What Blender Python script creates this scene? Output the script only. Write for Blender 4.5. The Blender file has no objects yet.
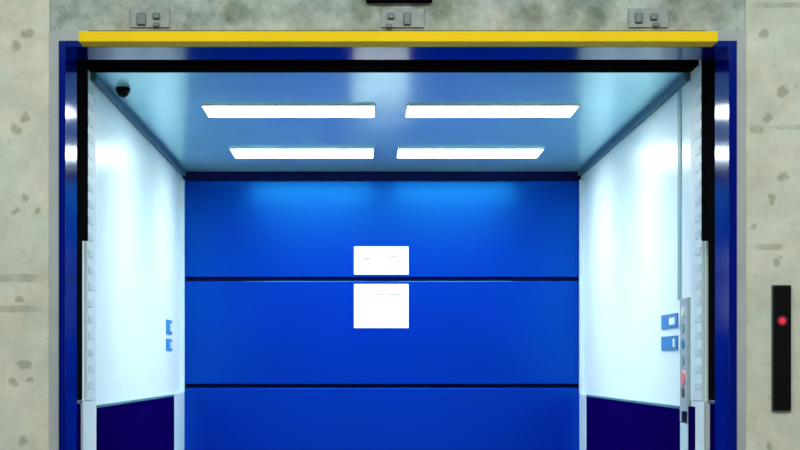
import bpy, bmesh, math, random
from mathutils import Vector
random.seed(7)
S = bpy.context.scene
COL = S.collection

# ------------------------------------------------------------------ place
EYE = 1.45            # camera height
F = 1333.0            # focal length in pixels of an 800 px wide picture
def X(px, d): return (px - 365.0) * d / F
def Z(py, d): return EYE + (367.0 - py) * d / F

XL, XR = -0.989, 1.172          # cabin side walls
YB = 7.2                        # cabin back wall
YC = 4.64                       # cabin front edge
ZC = 2.51                       # cabin ceiling
YW = 4.2                        # landing wall plane
JL, JR = -0.942, 1.144          # jamb reveals
ZH = 2.455                      # underside of frame header
YJ = 4.36                       # back of frame

# ------------------------------------------------------------------ materials
def mat(name, col, rough=0.5, metal=0.0, spec=0.5, emit=None, estr=0.0, tint=None, var=0.0, vscale=6.0, bump=0.0, bscale=60.0):
    m = bpy.data.materials.new(name); m.use_nodes = True
    nt = m.node_tree; b = nt.nodes['Principled BSDF']
    b.inputs['Base Color'].default_value = (*col, 1)
    b.inputs['Roughness'].default_value = rough
    b.inputs['Metallic'].default_value = metal
    b.inputs['Specular IOR Level'].default_value = spec
    if tint: b.inputs['Specular Tint'].default_value = (*tint, 1)
    if emit:
        b.inputs['Emission Color'].default_value = (*emit, 1)
        b.inputs['Emission Strength'].default_value = estr
    if var > 0 or bump > 0:
        tc = nt.nodes.new('ShaderNodeTexCoord')
        if var > 0:
            n = nt.nodes.new('ShaderNodeTexNoise'); n.inputs['Scale'].default_value = vscale; n.inputs['Detail'].default_value = 5
            r = nt.nodes.new('ShaderNodeValToRGB')
            r.color_ramp.elements[0].position = 0.3; r.color_ramp.elements[1].position = 0.7
            r.color_ramp.elements[0].color = (*[c * (1 - var) for c in col], 1)
            r.color_ramp.elements[1].color = (*[min(1, c * (1 + var)) for c in col], 1)
            nt.links.new(tc.outputs['Object'], n.inputs['Vector'])
            nt.links.new(n.outputs['Fac'], r.inputs['Fac'])
            nt.links.new(r.outputs['Color'], b.inputs['Base Color'])
        if bump > 0:
            n2 = nt.nodes.new('ShaderNodeTexNoise'); n2.inputs['Scale'].default_value = bscale; n2.inputs['Detail'].default_value = 3
            bp = nt.nodes.new('ShaderNodeBump'); bp.inputs['Strength'].default_value = bump; bp.inputs['Distance'].default_value = 0.01
            nt.links.new(tc.outputs['Object'], n2.inputs['Vector'])
            nt.links.new(n2.outputs['Fac'], bp.inputs['Height'])
            nt.links.new(bp.outputs['Normal'], b.inputs['Normal'])
    return m

def concrete(name, c0, c1, spots=(), bands=(), blot=3.0, seed=0.0):
    """cast concrete: blotches, pits, placed bug holes and dark patches and stained pour joints (all in metres)"""
    m = bpy.data.materials.new(name); m.use_nodes = True
    nt = m.node_tree; N = nt.nodes.new; L = nt.links.new
    b = nt.nodes['Principled BSDF']; b.inputs['Roughness'].default_value = 0.85
    b.inputs['Specular IOR Level'].default_value = 0.25
    geo = N('ShaderNodeNewGeometry')
    pos = geo.outputs['Position']
    n1 = N('ShaderNodeTexNoise'); n1.noise_dimensions = '4D'; n1.inputs['W'].default_value = seed
    n1.inputs['Scale'].default_value = blot; n1.inputs['Detail'].default_value = 8; n1.inputs['Roughness'].default_value = 0.74
    L(pos, n1.inputs['Vector'])
    r1 = N('ShaderNodeValToRGB'); r1.color_ramp.elements[0].position = 0.34; r1.color_ramp.elements[1].position = 0.66
    r1.color_ramp.elements[0].color = (*c0, 1); r1.color_ramp.elements[1].color = (*c1, 1)
    L(n1.outputs['Fac'], r1.inputs['Fac'])
    # warm / cool drift
    n3 = N('ShaderNodeTexNoise'); n3.inputs['Scale'].default_value = 7; n3.inputs['Detail'].default_value = 2
    L(pos, n3.inputs['Vector'])
    r3 = N('ShaderNodeValToRGB'); r3.color_ramp.elements[0].position = 0.35; r3.color_ramp.elements[1].position = 0.65
    r3.color_ramp.elements[0].color = (1.0, 0.97, 0.90, 1); r3.color_ramp.elements[1].color = (0.94, 1.0, 0.98, 1)
    L(n3.outputs['Fac'], r3.inputs['Fac'])
    mx = N('ShaderNodeMix'); mx.data_type = 'RGBA'; mx.blend_type = 'MULTIPLY'; mx.inputs[0].default_value = 1.0
    L(r1.outputs['Color'], mx.inputs[6]); L(r3.outputs['Color'], mx.inputs[7])
    col = mx.outputs[2]
    # fine air holes
    v = N('ShaderNodeTexVoronoi'); v.inputs['Scale'].default_value = 11
    L(pos, v.inputs['Vector'])
    rv = N('ShaderNodeValToRGB'); rv.color_ramp.elements[0].position = 0.05; rv.color_ramp.elements[1].position = 0.13
    rv.color_ramp.elements[0].color = (0.62, 0.62, 0.58, 1); rv.color_ramp.elements[1].color = (1, 1, 1, 1)
    L(v.outputs['Distance'], rv.inputs['Fac'])
    m2 = N('ShaderNodeMix'); m2.data_type = 'RGBA'; m2.blend_type = 'MULTIPLY'; m2.inputs[0].default_value = 0.45
    L(col, m2.inputs[6]); L(rv.outputs['Color'], m2.inputs[7]); col = m2.outputs[2]
    # placed pits and soft dark patches
    mask = None
    wob = N('ShaderNodeTexNoise'); wob.inputs['Scale'].default_value = 22; wob.inputs['Detail'].default_value = 3; L(pos, wob.inputs['Vector'])
    ws = N('ShaderNodeVectorMath'); ws.operation = 'MULTIPLY_ADD'
    L(wob.outputs['Color'], ws.inputs[0]); ws.inputs[1].default_value = (.05, 0, .05); ws.inputs[2].default_value = (-.025, 0, -.025)
    wp = N('ShaderNodeVectorMath'); wp.operation = 'ADD'; L(pos, wp.inputs[0]); L(ws.outputs[0], wp.inputs[1])
    for (sx, sz, sr) in spots:
        dn = N('ShaderNodeVectorMath'); dn.operation = 'DISTANCE'
        L(wp.outputs[0], dn.inputs[0]); dn.inputs[1].default_value = (sx, YW, sz)
        mr = N('ShaderNodeMapRange'); mr.inputs['From Min'].default_value = sr * 0.55; mr.inputs['From Max'].default_value = sr
        mr.inputs['To Min'].default_value = 1; mr.inputs['To Max'].default_value = 0
        L(dn.outputs['Value'], mr.inputs['Value'])
        if mask is None: mask = mr.outputs[0]
        else:
            a = N('ShaderNodeMath'); a.operation = 'MAXIMUM'; L(mask, a.inputs[0]); L(mr.outputs[0], a.inputs[1]); mask = a.outputs[0]
    # stained joints: (x0, x1, z, halfheight)
    if bands:
        sep = N('ShaderNodeSeparateXYZ'); L(pos, sep.inputs[0])
    for (x0, x1, bz, hh) in bands:
        def absd(out, c, h):
            s = N('ShaderNodeMath'); s.operation = 'SUBTRACT'; L(out, s.inputs[0]); s.inputs[1].default_value = c
            a = N('ShaderNodeMath'); a.operation = 'ABSOLUTE'; L(s.outputs[0], a.inputs[0])
            q = N('ShaderNodeMapRange'); q.inputs['From Min'].default_value = h * 0.6; q.inputs['From Max'].default_value = h
            q.inputs['To Min'].default_value = 1; q.inputs['To Max'].default_value = 0
            L(a.outputs[0], q.inputs['Value']); return q.outputs[0]
        p = N('ShaderNodeMath'); p.operation = 'MULTIPLY'
        L(absd(sep.outputs[0], (x0 + x1) / 2, (x1 - x0) / 2), p.inputs[0]); L(absd(sep.outputs[2], bz, hh), p.inputs[1])
        p2 = N('ShaderNodeMath'); p2.operation = 'MULTIPLY'; L(p.outputs[0], p2.inputs[0])
        nb = N('ShaderNodeMapRange'); nb.inputs['From Min'].default_value = 0.35; nb.inputs['From Max'].default_value = 0.6
        nb.inputs['To Min'].default_value = 0.35; nb.inputs['To Max'].default_value = 0.9
        nn = N('ShaderNodeTexNoise'); nn.inputs['Scale'].default_value = 25; L(pos, nn.inputs['Vector']); L(nn.outputs['Fac'], nb.inputs['Value'])
        L(nb.outputs[0], p2.inputs[1])
        if mask is None: mask = p2.outputs[0]
        else:
            a = N('ShaderNodeMath'); a.operation = 'MAXIMUM'; L(mask, a.inputs[0]); L(p2.outputs[0], a.inputs[1]); mask = a.outputs[0]
    if mask is not None:
        m3 = N('ShaderNodeMix'); m3.data_type = 'RGBA'; m3.blend_type = 'MULTIPLY'
        L(mask, m3.inputs[0]); L(col, m3.inputs[6]); m3.inputs[7].default_value = (0.66, 0.68, 0.62, 1); col = m3.outputs[2]
    L(col, b.inputs['Base Color'])
    bp = N('ShaderNodeBump'); bp.inputs['Strength'].default_value = 0.35; bp.inputs['Distance'].default_value = 0.01
    L(n1.outputs['Fac'], bp.inputs['Height']); L(bp.outputs['Normal'], b.inputs['Normal'])
    return m

SPOTS = [(X(x, YW), Z(y, YW), r) for x, y, r in (
    (16, 47, .022), (27, 33, .016), (17, 130, .022), (26, 116, .018), (25, 199, .018), (15, 212, .017), (36, 211, .014),
    (20, 298, .015), (24, 364, .022), (14, 383, .016), (22, 442, .02), (29, 380, .014),
    (765, 36, .018), (783, 91, .021), (768, 116, .02), (784, 177, .018), (772, 199, .018), (778, 262, .018), (770, 446, .014), (752, 226, .012))]
BANDS = [(X(-40, YW), X(46, YW), Z(278, YW), .016), (X(-40, YW), X(44, YW), Z(309, YW), .014),
         (X(766, YW), X(850, YW), Z(127, YW), .010), (X(745, YW), X(850, YW), Z(5, YW), .010), (X(748, YW), X(765, YW), Z(129, YW), .016),
         (X(752, YW), X(785, YW), Z(247, YW), .012)]
M = {}
M['concrete'] = concrete('cast_concrete', (.45, .49, .42), (.64, .66, .58), SPOTS, BANDS, blot=7.0)
M['lintel'] = concrete('lintel_concrete', (.17, .22, .20), (.47, .53, .51), [(X(a, YW), Z(b, YW), q) for a, b, q in ((362, 8, .05), (440, 10, .05), (420, 3, .04), (385, 4, .04), (235, 12, .05), (535, 12, .05), (595, 18, .05))], (), 9.0, 3.1)  # soft dark patches around the indicator and along the lintel
M['landing_floor'] = concrete('landing_floor_concrete', (.2, .21, .19), (.34, .35, .32))
M['shaft'] = mat('shaft_dark_concrete', (.03, .03, .03), .9, var=.3)
M['blue'] = mat('blue_enamel', (.0003, .012, .30), .27, spec=1.0, var=.04, vscale=3, tint=(.02, .40, 1))
M['blue'].node_tree.nodes['Principled BSDF'].inputs['IOR'].default_value = 1.65
M['frame_blue'] = mat('frame_blue_gloss', (.0003, .003, .17), .13, spec=.5, tint=(.25, .7, 1), var=.05, vscale=4)
M['navy'] = mat('navy_enamel', (.003, .0002, .07), .7, spec=.0, var=.05, vscale=4)
M['white'] = mat('white_enamel', (.74, .92, .92), .28, spec=.5, var=.015, vscale=2)
M['pale'] = mat('pale_steel', (.50, .68, .74), .4, metal=.0, var=.03)
M['ceiling'] = mat('brushed_ceiling_steel', (.40, .84, .92), .22, metal=.42, var=.04, vscale=3)
M['dark_strip'] = mat('teal_grey_strip', (.05, .16, .22), .5, var=.05)  # dark tone for the ceiling's shadow gap; also coats the dado top edges
M['black'] = mat('black_rubber', (.004, .004, .005), .95, spec=.0, var=.1)
M['gloss_black'] = mat('black_glass', (.003, .003, .003), .35, spec=.1, var=.05)
M['recess'] = mat('dark_joint', (.002, .005, .07), .6, spec=.1, var=.1)
M['yellow'] = mat('yellow_paint', (.80, .58, .006), .6, spec=.1, var=.05, vscale=5)
M['sealant'] = mat('grey_sealant', (.34, .39, .40), .8, var=.08, vscale=12)
M['grey'] = mat('galvanised_steel', (.27, .32, .32), .7, metal=.1, var=.15, vscale=30)
M['bolt'] = mat('dark_bolt_steel', (.10, .13, .13), .5, metal=.5, var=.1)
M['panel_steel'] = mat('panel_steel', (.33, .43, .45), .45, metal=.1, var=.05, vscale=10)
M['teal'] = mat('teal_grey', (.16, .34, .38), .5, var=.05)
M['paper'] = mat('white_paper', (.88, .88, .90), .8, spec=.2, var=.01)
M['ink'] = mat('faint_grey_ink', (.30, .31, .36), .8, var=.05)
M['sign_blue'] = mat('sign_blue', (.03, .20, .50), .5, var=.04)
M['sign_white'] = mat('sign_white', (.75, .85, .9), .5, var=.02)
M['red_button'] = mat('red_button', (.75, .22, .25), .4, var=.04)
M['led_red'] = mat('red_led', (.5, .01, .03), .3, emit=(1, .02, .06), estr=.5, var=.02)
M['led_green'] = mat('green_lens', (.02, .10, .04), .4, var=.05)
M['led_dark_red'] = mat('dark_red_display', (.12, .01, .02), .3, emit=(1, .02, .04), estr=.03, var=.05)
M['diffuser'] = mat('lamp_diffuser', (.9, .9, .9), .5, emit=(.93, 1.0, 1.0), estr=22.0, var=.01)
M['cabin_floor'] = mat('cabin_floor_steel', (.18, .19, .2), .5, metal=.4, var=.15, vscale=20)
M['sensor'] = mat('sensor_strip_grey', (.62, .76, .80), .45, var=.03)
M['sensor_dot'] = mat('sensor_lens', (.50, .68, .73), .4, var=.05)

M['frame_blue'].node_tree.nodes['Principled BSDF'].inputs['IOR'].default_value = 1.3

# ------------------------------------------------------------------ mesh helpers
def box(bm, x0, x1, y0, y1, z0, z1, bev=0.0, seg=2):
    x0, x1 = sorted((x0, x1)); y0, y1 = sorted((y0, y1)); z0, z1 = sorted((z0, z1))
    v = [bm.verts.new(p) for p in ((x0, y0, z0), (x1, y0, z0), (x1, y1, z0), (x0, y1, z0), (x0, y0, z1), (x1, y0, z1), (x1, y1, z1), (x0, y1, z1))]
    fs = [bm.faces.new([v[i] for i in q]) for q in ((3, 2, 1, 0), (4, 5, 6, 7), (0, 1, 5, 4), (1, 2, 6, 5), (2, 3, 7, 6), (3, 0, 4, 7))]
    if bev > 0:
        es = list({e for f in fs for e in f.edges})
        bmesh.ops.bevel(bm, geom=es, offset=bev, segments=seg, profile=0.5, affect='EDGES')
    return bm
def cyl(bm, c, axis, r, h, n=24, r2=None):
    """cylinder from c along axis by h"""
    a = Vector(axis).normalized(); t = Vector((0, 0, 1)) if abs(a.z) < .9 else Vector((1, 0, 0))
    u = a.cross(t).normalized(); w = a.cross(u)
    c = Vector(c); r2 = r if r2 is None else r2
    A = [bm.verts.new(c + (u * math.cos(k * 2 * math.pi / n) + w * math.sin(k * 2 * math.pi / n)) * r) for k in range(n)]
    B = [bm.verts.new(c + a * h + (u * math.cos(k * 2 * math.pi / n) + w * math.sin(k * 2 * math.pi / n)) * r2) for k in range(n)]
    for k in range(n): bm.faces.new((A[k], A[(k + 1) % n], B[(k + 1) % n], B[k]))
    bm.faces.new(A[::-1]); bm.faces.new(B)
    bmesh.ops.recalc_face_normals(bm, faces=bm.faces[:])
    return bm
def dome(bm, c, r, n=20, rings=8, down=True):
    c = Vector(c); s = -1 if down else 1; rows = []
    for i in range(rings):
        th = i / rings * math.pi / 2
        rows.append([bm.verts.new(c + Vector((r * math.cos(th) * math.cos(2 * math.pi * k / n), r * math.cos(th) * math.sin(2 * math.pi * k / n), s * r * math.sin(th)))) for k in range(n)])
    tip = bm.verts.new(c + Vector((0, 0, s * r)))
    for i in range(rings - 1):
        for k in range(n): bm.faces.new((rows[i][k], rows[i][(k + 1) % n], rows[i + 1][(k + 1) % n], rows[i + 1][k]))
    for k in range(n): bm.faces.new((rows[-1][k], rows[-1][(k + 1) % n], tip))
    bm.faces.new(rows[0][::-1]); bmesh.ops.recalc_face_normals(bm, faces=bm.faces[:])
    return bm
def obj(name, bm, m, parent=None, smooth=False):
    me = bpy.data.meshes.new(name); 
    if smooth:
        for f in bm.faces: f.smooth = True
    bm.to_mesh(me); bm.free(); me.materials.append(M[m] if isinstance(m, str) else m)
    o = bpy.data.objects.new(name, me); COL.objects.link(o)
    if parent is not None:
        o.parent = parent; o.matrix_parent_inverse.identity()
        o.location = -Vector(parent.location) if parent.parent is None else (0, 0, 0)
    return o
def NB(): return bmesh.new()
def B(name, m, parent, *a, bev=0.0): return obj(name, box(NB(), *a, bev=bev), m, parent)
def thing(name, label, cat, loc, group=None):
    o = bpy.data.objects.new(name, None); COL.objects.link(o); o.location = loc; o.empty_display_size = .1
    o['label'] = label; o['category'] = cat; o['kind'] = 'thing'
    if group: o['group'] = group
    return o
def sub(name, bm, m, part):
    """sub-part of a part whose own origin sits at its thing's location offset"""
    me = bpy.data.meshes.new(name); bm.to_mesh(me); bm.free(); me.materials.append(M[m])
    o = bpy.data.objects.new(name, me); COL.objects.link(o); o.parent = part
    return o
def struct(name, bm, m, label=None, parent=None):
    o = obj(name, bm, m, parent)
    if parent is None: o['kind'] = 'structure'
    if label: o['label'] = label
    if label and parent is None: o['category'] = 'wall' if 'wall' in name else name.split('_')[0]
    return o

# ------------------------------------------------------------------ landing (structure)
WX0, WX1, WZ = -3.2, 3.4, 3.3
OL, OR_, OT = X(50, YW), X(745, YW), Z(30.5, YW)         # rough opening
bm = NB()
box(bm, WX0, OL - .0015, YW, YW + .16, 0, WZ)
struct('wall_front_left', bm, 'concrete', 'pale pitted cast concrete wall left of the blue lift doorway')
bm = NB()
box(bm, OR_ + .0015, WX1, YW, YW + .16, 0, WZ)
struct('wall_front_right', bm, 'concrete', 'pale pitted cast concrete wall carrying the black call panel')
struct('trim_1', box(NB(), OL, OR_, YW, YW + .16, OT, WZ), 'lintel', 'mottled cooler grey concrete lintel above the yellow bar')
struct('floor', box(NB(), WX0, WX1, -2.5, YW + .16, -.15, 0), 'landing_floor', 'grey concrete landing floor before the lift')
# shaft around the cabin
bm = NB()
box(bm, WX0, XL - .22, YW + .16, YB + .5, -.15, WZ); box(bm, XR + .22, WX1, YW + .16, YB + .5, -.15, WZ)
box(bm, WX0, WX1, YB + .5, YB + .66, -.15, WZ); box(bm, WX0, WX1, YW, YB + .66, WZ, WZ + .12)
struct('wall_shaft', bm, 'shaft', 'dark lift shaft walls around the cabin')

# ------------------------------------------------------------------ cabin shell (structure)
# back wall: recessed backing plate + panels
back = struct('wall_back', box(NB(), XL - .04, XR + .04, YB + .03, YB + .07, 0, ZC + .05), 'recess', 'blue cabin back wall of stacked enamel panels with dark joints')
zb = [Z(386, YB), Z(279, YB), ZC - .055]
J = .011
for z0, z1 in ((.0, .62 - J), (.62 + J, zb[0] - J), (zb[0] + J, zb[1] - J), (zb[1] + J, zb[2])):
    B('panel', 'blue', back, XL, XR, YB, YB + .032, z0, z1, bev=.003)
# side walls
left = struct('wall_left', box(NB(), XL - .04, XL, YC, YB + .03, 0, ZC + .05), 'white', 'bright white cabin wall left of the blue back wall')
right = struct('wall_right', box(NB(), XR, XR + .04, YC - .06, YB + .03, 0, ZC + .05), 'white', 'bright white cabin wall right of the blue back wall')
def T(name, m, label, *a, bev=0.0):
    o = struct(name, box(NB(), *a, bev=bev), m, label); return o
# corner posts beside the back wall
T('trim_2', 'pale', 'pale steel post in the rear left cabin corner beside navy panel', XL - .001, XL + .014, 6.82, YB, 0, Z(394, 6.8), bev=.003)
T('trim_3', 'pale', 'pale steel post in the rear right cabin corner beside navy panel', XR - .014, XR + .001, 6.98, YB, 0, Z(395, 7.0), bev=.003)
T('trim_4', 'pale', 'thin pale strip between left white wall and blue back wall', XL - .001, XL + .016, YB - .035, YB + .001, Z(394, 6.8), ZC - .05, bev=.003)
T('trim_5', 'pale', 'thin pale strip between right white wall and blue back wall', XR - .016, XR + .001, YB - .035, YB + .001, Z(395, 7.0), ZC - .05, bev=.003)
# door-side posts of the cabin
T('trim_6', 'sensor', 'pale door post in front of the left navy panel', XL - .001, XL + .008, YC, 4.87, .3, Z(401, 4.8), bev=.002)
T('trim_7', 'sensor', 'pale door post in front of the right navy panel', XR - .008, XR + .001, 4.58, 4.70, .3, Z(401, 4.7), bev=.002)
# groove up the right wall
B('seam', 'teal', right, XR - .003, XR + .001, 4.935, 4.985, Z(300, 4.96), ZC - .02)
# ceiling, with dark strips painting in the shadow gap along its sides
ceil = struct('ceiling', box(NB(), XL, XR, 4.80, YB + .03, ZC, ZC + .04), 'ceiling', 'polished steel cabin ceiling mirroring the blue wall')
B('transom', 'black', ceil, XL - .04, XR + .04, 4.68, 4.80, ZC, ZC + .3)
B('dark_strip', 'dark_strip', ceil, XL, XL + .022, 4.80, YB, ZC - .028, ZC + .001, bev=.003)
B('dark_strip', 'dark_strip', ceil, XR - .022, XR, 4.80, YB, ZC - .028, ZC + .001, bev=.003)
struct('floor_cabin', box(NB(), XL - .04, XR + .04, YC, YB + .07, -.15, 0), 'cabin_floor', 'dark steel floor of the lift cabin')
struct('floor_sill', box(NB(), JL, JR, YW + .16, YC, -.15, -.002), 'cabin_floor', 'steel sill between landing and cabin')

# ------------------------------------------------------------------ door frame
fr = thing('lift_door_surround', 'deep blue glossy steel frame lining the lift doorway in concrete wall', 'door frame', ((JL + JR) / 2, YW, 0))
FL, FR, FT = X(59.5, YW), X(736, YW), Z(41.5, YW)
for s, a, b, o_ in ((-1, FL, JL, OL), (1, JR, FR, OR_)):
    j = obj('jamb', box(NB(), a, b, YW - .012, YJ, 0, FT, bev=.002), 'frame_blue', fr)
    sub('top_seal', box(NB(), (a if s < 0 else a - .07), (b + .07 if s < 0 else b), YW - .006, YW + .1, FT, OT - .001), 'sealant', j)
    sub('edge_seal', box(NB(), (FL if s < 0 else FR), o_, YW - .006, YW + .1, 0, OT - .002), 'sealant', j)
obj('header', box(NB(), JL, JR, YW - .012, YJ, ZH, FT, bev=.0015), 'frame_blue', fr)
# ------------------------------------------------------------------ yellow bar
yb = thing('lintel_bar', 'long bright yellow steel bar across the top of the blue doorway', 'bar', (X(398, 4.12), 4.19, 2.45))
bx0, bx1 = X(78.5, 4.12), X(718, 4.12)
obj('bar', box(NB(), bx0, bx1, 4.12, YW - .011, 2.4555, Z(31, 4.12), bev=.0025), 'yellow', yb)

# ------------------------------------------------------------------ black door guides
for side, s, xj, xc in (('left', -1, JL, XL), ('right', 1, JR, XR)):
    g = thing('door_guide', f'black vertical door guide along the {side} blue jamb, wider in its upper half', 'guide', (xj, 4.45, 0), 'black door guides')
    zt, zm, ze = 2.6, Z(240, 4.5), Z(400, 4.41)
    obj('upper_rail', box(NB(), xj, xj + s * .035, YJ + .001, 4.535, zm, zt, bev=.002), 'black', g)
    obj('lower_rail', box(NB(), xj, xj + s * .035, YJ + .001, 4.445, ze, zm + .001, bev=.002), 'black', g)
    obj('end_cap', box(NB(), xj - s * .001, xj + s * .036, YJ + .001, 4.447, ze - .012, ze, bev=.002), 'bolt', g)
    obj('lower_channel', box(NB(), xj + s * .004, xj + s * .035, YJ + .001, 4.44, 0, ze - .012, bev=.002), 'navy' , g)

# ------------------------------------------------------------------ sensor strips with dots
for side, s, xc, y0, y1, rows in (('left', -1, XL, 4.70, 4.85, 60), ('right', 1, XR, 4.60, 4.76, 60)):
    g = thing('sensor_strip', f'pale dotted sensor strip up the front edge of the {side} white wall', 'sensor strip', (xc, (y0 + y1) / 2, 1.3), 'dotted sensor strips')
    st = obj('strip', box(NB(), xc, xc - s * .010, y0, y1, Z(400, 4.78), 2.47, bev=.002), 'sensor', g)
    step = .0585
    z = Z(400, 4.78) + .04; proto = None
    ym = y0 + .045
    while z < 2.44:
        if proto is None:
            proto = obj('sensor_lens', box(NB(), xc - s * .009, xc - s * .0125, ym - .035, ym + .045, z, z + .026, bev=.001), 'sensor_dot', g)
            z0 = z; base = proto.location.copy()
        else:
            c = proto.copy(); COL.objects.link(c); c.parent = g; c.location = (base.x, base.y, base.z + z - z0)
        z += step

# ------------------------------------------------------------------ dark lower panels
def dado(side, xc, s, y0, y1, yz0, yz1):
    t = thing('lower_panel', f'dark navy lower panel on the {side} white cabin wall below its white upper part', 'wall panel', (xc, (y0 + y1) / 2, .1), 'navy lower panels')
    obj('sheet', box(NB(), xc, xc + s * .012, y0, y1, .1, Z(*yz0), bev=.003), 'navy', t)
    if s < 0: dado_edge(t)
    obj('top_edge', box(NB(), xc, xc + s * .014, y0, y1, Z(*yz0) - .001, Z(*yz0) + .009, bev=.002), 'dark_strip', t)
def dado_edge(t):
    obj('end_strip', box(NB(), XR - .0015, XR - .012, 4.705, 4.785, .1, Z(406.5, 4.75), bev=.002), 'navy', t)
dado('left', XL + .0015, 1, 4.872, 6.818, (397.0, 6.6), 0)
dado('right', XR - .0015, -1, 4.91, 6.978, (398.0, 6.6), 0)

# ------------------------------------------------------------------ ceiling lights
names = {(0, 0): 'bright white ceiling light of the front pair, nearer the black dome camera',
         (0, 1): 'bright white ceiling light of the front pair, farther from the black dome camera',
         (1, 0): 'bright white ceiling light close to the blue back wall, left one of that pair',
         (1, 1): 'bright white ceiling light close to the blue back wall, right one of that pair'}
for r, (yf, ybk, xs) in enumerate(((5.37, 5.61, ((206, 374), (407, 574))), (6.43, 6.70, ((233, 373), (398, 540))))):
    ym = (yf + ybk) / 2
    for c, (a, b) in enumerate(xs):
        x0, x1 = X(a, ym), X(b, ym)
        t = thing('ceiling_light', names[(r, c)], 'ceiling light', ((x0 + x1) / 2, ym, ZC - .012), 'cabin ceiling lights')
        bm = NB(); w = .005
        box(bm, x0 - w, x1 + w, yf - w, yf, ZC - .010, ZC + .001); box(bm, x0 - w, x1 + w, ybk, ybk + w, ZC - .010, ZC + .001)
        box(bm, x0 - w, x0, yf, ybk, ZC - .010, ZC + .001); box(bm, x1, x1 + w, yf, ybk, ZC - .010, ZC + .001)
        obj('light_frame', bm, 'sensor', t)
        al = bpy.data.lights.new('ceiling_lamp', 'AREA'); al.shape = 'RECTANGLE'; al.size = x1 - x0; al.size_y = ybk - yf
        al.energy = 5; al.color = (.93, 1, 1); al.spread = math.radians(130)
        ao = bpy.data.objects.new('ceiling_lamp', al); COL.objects.link(ao); ao.parent = t; ao.location = (0, 0, -.003)
        obj('diffuser', box(NB(), x0, x1, yf, ybk, ZC - .007, ZC + .001), 'diffuser', t)

# ------------------------------------------------------------------ camera dome
cx, cy = X(123, 5.06), 5.06
t = thing('security_camera', 'small black dome camera under the ceiling corner above left white wall', 'camera', (cx, cy, ZC))
obj('mount', cyl(NB(), (cx, cy, ZC - .014), (0, 0, 1), .027, .0145), 'black', t)
obj('dome', dome(NB(), (cx, cy, ZC - .014), .024), 'gloss_black', t, smooth=True)

# ------------------------------------------------------------------ notices
def notice(label, a, b, c, d, lines):
    x0, x1, z1, z0 = X(a, YB), X(b, YB), Z(c, YB), Z(d, YB)
    t = thing('notice', label, 'notice', ((x0 + x1) / 2, YB, z0), 'paper notices on the blue wall')
    obj('sheet', box(NB(), x0, x1, YB - .003, YB, z0, z1), 'paper', t)
    for (u0, u1, v, h) in lines:
        obj('print_line', box(NB(), x0 + (x1 - x0) * u0, x0 + (x1 - x0) * u1, YB - .0036, YB - .0029, z0 + (z1 - z0) * v, z0 + (z1 - z0) * v + h), 'ink', t)
notice('white paper notice on the uppermost blue panel, above the dark joint', 354, 408.5, 246.5, 274.5,
       ((.18, .30, .52, .012), (.64, .80, .62, .008), (.66, .84, .5, .006)))
notice('larger white paper notice below the dark joint of the blue back wall', 354, 408.5, 284, 328,
       ((.40, .56, .74, .008), (.60, .84, .74, .008), (.30, .50, .64, .006)))

# ------------------------------------------------------------------ blue signs on the side walls
def sign(label, xc, s, y0, y1, z0, z1, grp):
    t = thing('sign', label, 'sign', (xc, (y0 + y1) / 2, z0), grp)
    obj('plate', box(NB(), xc, xc + s * .006, y0, y1, z0, z1, bev=.001), 'sign_blue', t)
    dy = y1 - y0; dz = z1 - z0
    return t, dy, dz
t, dy, dz = sign('upper small blue sign with white mark, beside the right wall control panel', XR, -1, 4.985, 5.25, Z(328, 5.1), Z(314, 5.1), 'small blue wall signs')
obj('white_mark', box(NB(), XR - .005, XR - .0068, 5.02, 5.11, Z(325, 5.1), Z(318, 5.1), bev=.0005), 'sign_white', t)
t, dy, dz = sign('lower small blue sign beside the right wall control panel', XR, -1, 4.985, 5.25, Z(350, 5.1), Z(336, 5.1), 'small blue wall signs')
obj('white_mark', box(NB(), XR - .005, XR - .0068, 5.02, 5.05, Z(347, 5.1), Z(339, 5.1), bev=.0005), 'sign_white', t)
t, dy, dz = sign('upper small blue sign with white mark on the left white wall', XL, 1, 6.62, 6.80, Z(334, 6.7), Z(320, 6.7), 'small blue wall signs')
obj('white_mark', box(NB(), XL + .005, XL + .0068, 6.73, 6.78, Z(331, 6.7), Z(323, 6.7), bev=.0005), 'sign_white', t)
t, dy, dz = sign('lower small blue sign on the left white wall above navy panel', XL, 1, 6.62, 6.80, Z(351, 6.7), Z(339, 6.7), 'small blue wall signs')
obj('white_mark', box(NB(), XL + .005, XL + .0068, 6.74, 6.78, Z(348, 6.7), Z(342, 6.7), bev=.0005), 'sign_white', t)

# ------------------------------------------------------------------ control panel on the right wall
py0, py1 = 4.79, 4.905; pm = (py0 + py1) / 2
t = thing('control_panel', 'narrow grey steel control panel on the right white wall with pink red button', 'control panel', (XR, pm, Z(450, pm)))
PX = XR - .014
obj('faceplate', box(NB(), XR, PX, py0, py1, Z(423, pm), Z(298, pm), bev=.003), 'panel_steel', t)
obj('lower_cover', box(NB(), XR, XR - .013, py0, py1, .45, Z(423, pm) - .001, bev=.003), 'pale', t)
obj('key_switch', box(NB(), PX + .002, PX - .004, py0 + .004, py1 - .045, Z(422, pm), Z(411, pm), bev=.002), 'gloss_black', t)
for z_, m_, nm in ((Z(312, pm), 'sensor', 'button'), (Z(328, pm), 'teal', 'button'), (Z(344, pm), 'sign_blue', 'button'), (Z(360, pm), 'teal', 'button'), (Z(378, pm), 'red_button', 'stop_button'), (Z(392, pm), 'bolt', 'button')):
    bm = NB(); cyl(bm, (PX + .001, pm, z_), (-1, 0, 0), .030 if m_ == 'red_button' else .02, .005, r2=.026 if m_ == 'red_button' else .018)
    o = obj(nm, bm, m_, t)
    if m_ == 'red_button': o['label'] = 'pinkish red button'

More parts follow.
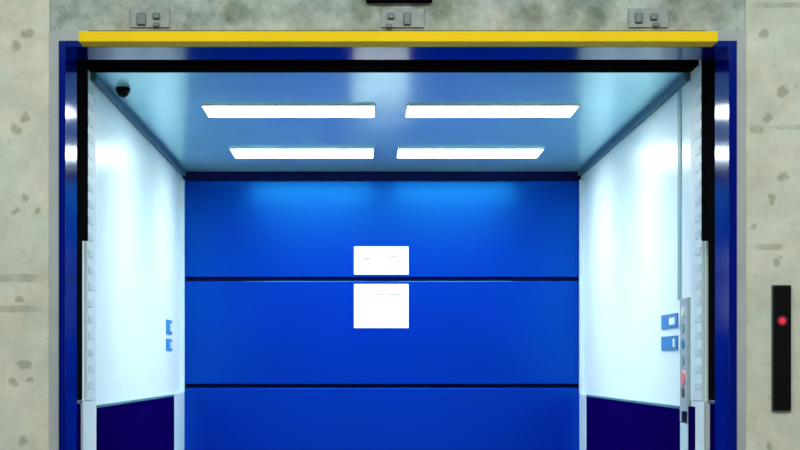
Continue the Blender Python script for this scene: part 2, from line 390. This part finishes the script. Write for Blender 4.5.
# ------------------------------------------------------------------ call panel on the landing wall
x0, x1, z0, z1 = X(772.5, YW), X(789.5, YW), Z(410, YW), Z(286, YW)
t = thing('call_panel', 'tall narrow black call panel with red light on concrete wall right of doorway', 'call panel', ((x0 + x1) / 2, YW, z0))
obj('housing', box(NB(), x0, x1, YW - .018, YW + .002, z0, z1, bev=.003), 'gloss_black', t)
obj('back_rim', box(NB(), x0 - .004, x1 + .004, YW - .005, YW, z0 - .004, z1 + .003, bev=.001), 'bolt', t)
cxl, czl = X(780.5, YW), Z(321, YW)
o = obj('indicator', cyl(NB(), (cxl, YW - .017, czl), (0, -1, 0), .0115, .004, r2=.009), 'led_red', t); o['label'] = 'glowing red indicator light'
bm = NB()
cyl(bm, (cxl, YW - .017, czl), (0, -1, 0), .018, .0025, r2=.0165)
obj('indicator_ring', bm, mat('dark_red_ring', (.10, .004, .015), .4, var=.05), t)

# ------------------------------------------------------------------ brackets on the lintel
def bracket(label, xa, xb, ya, yb_, bolts):
    d = YW
    t = thing('bracket', label, 'bracket', (X((xa + xb) / 2, d), d, Z(yb_, d)), 'steel brackets on the lintel')
    obj('plate', box(NB(), X(xa, d), X(xb, d), d - .008, d, Z(yb_, d), Z(ya, d), bev=.002), 'grey', t)
    for (bx, by, w, h) in bolts:
        bm = NB(); box(bm, X(bx - w / 2, d), X(bx + w / 2, d), d - .018, d - .007, Z(by + h / 2, d), Z(by - h / 2, d), bev=.003)
        obj('bolt', bm, 'bolt', t)
bracket('small grey steel bracket on the lintel above left end of yellow bar', 131, 170, 9, 28, ((142, 20, 9, 12), (157, 17, 7, 6), (157, 26, 6, 4)))
bracket('larger grey steel bracket on the lintel above the middle of yellow bar', 381, 424, 9, 28, ((391, 17, 7, 6), (407, 20, 7, 12), (389, 27, 6, 4)))
bracket('small grey steel bracket on the lintel above right end of yellow bar', 628, 668, 9, 28, ((638, 19, 7, 10), (653, 18, 7, 6), (655, 26, 6, 4)))

# ------------------------------------------------------------------ floor indicator at the top edge
x0, x1, z0 = X(366, YW), X(432, YW), Z(3.5, YW)
t = thing('floor_indicator', 'dark floor indicator box with dim red display, high above the doorway middle', 'indicator', ((x0 + x1) / 2, YW, z0))
obj('housing', box(NB(), x0, x1, YW - .03, YW, z0, z0 + .13, bev=.004), 'black', t)
obj('display', box(NB(), X(391, YW), X(409, YW), YW - .032, YW - .029, z0 + .004, z0 + .11), 'led_dark_red', t)
obj('green_lens', box(NB(), X(368, YW), X(380, YW), YW - .032, YW - .029, z0 + .004, z0 + .05, bev=.001), 'led_green', t)

# ------------------------------------------------------------------ light: even ambient and an added fill for the landing
w = bpy.data.worlds.new('landing_ambient'); S.world = w; w.use_nodes = True
bg = w.node_tree.nodes['Background']; bg.inputs[0].default_value = (.97, 1.0, .96, 1); bg.inputs[1].default_value = 0.30
# fill light added out of view above the landing to brighten the concrete
la = bpy.data.lights.new('landing_fill', 'AREA'); la.shape = 'RECTANGLE'; la.size = 4.5; la.size_y = .6; la.energy = 122; la.color = (1, 1, .96)
lo = bpy.data.objects.new('landing_fill', la); COL.objects.link(lo)
lo.location = (.1, 1.2, 3.6); lo.rotation_euler = (math.radians(35), 0, 0)

# ------------------------------------------------------------------ camera
cam = bpy.data.cameras.new('camera'); co = bpy.data.objects.new('camera', cam); COL.objects.link(co)
co.location = (0, 0, EYE); co.rotation_euler = (math.pi / 2, 0, 0)
cam.sensor_width = 36; cam.lens = 36 * F / 800
cam.shift_x = 35 / 800; cam.shift_y = 142 / 800
cam.clip_end = 60
S.camera = co
S.view_settings.view_transform = 'Standard'; S.view_settings.look = 'None'
S.view_settings.exposure = 0.0; S.view_settings.gamma = 1.0; S.view_settings.use_curve_mapping = False
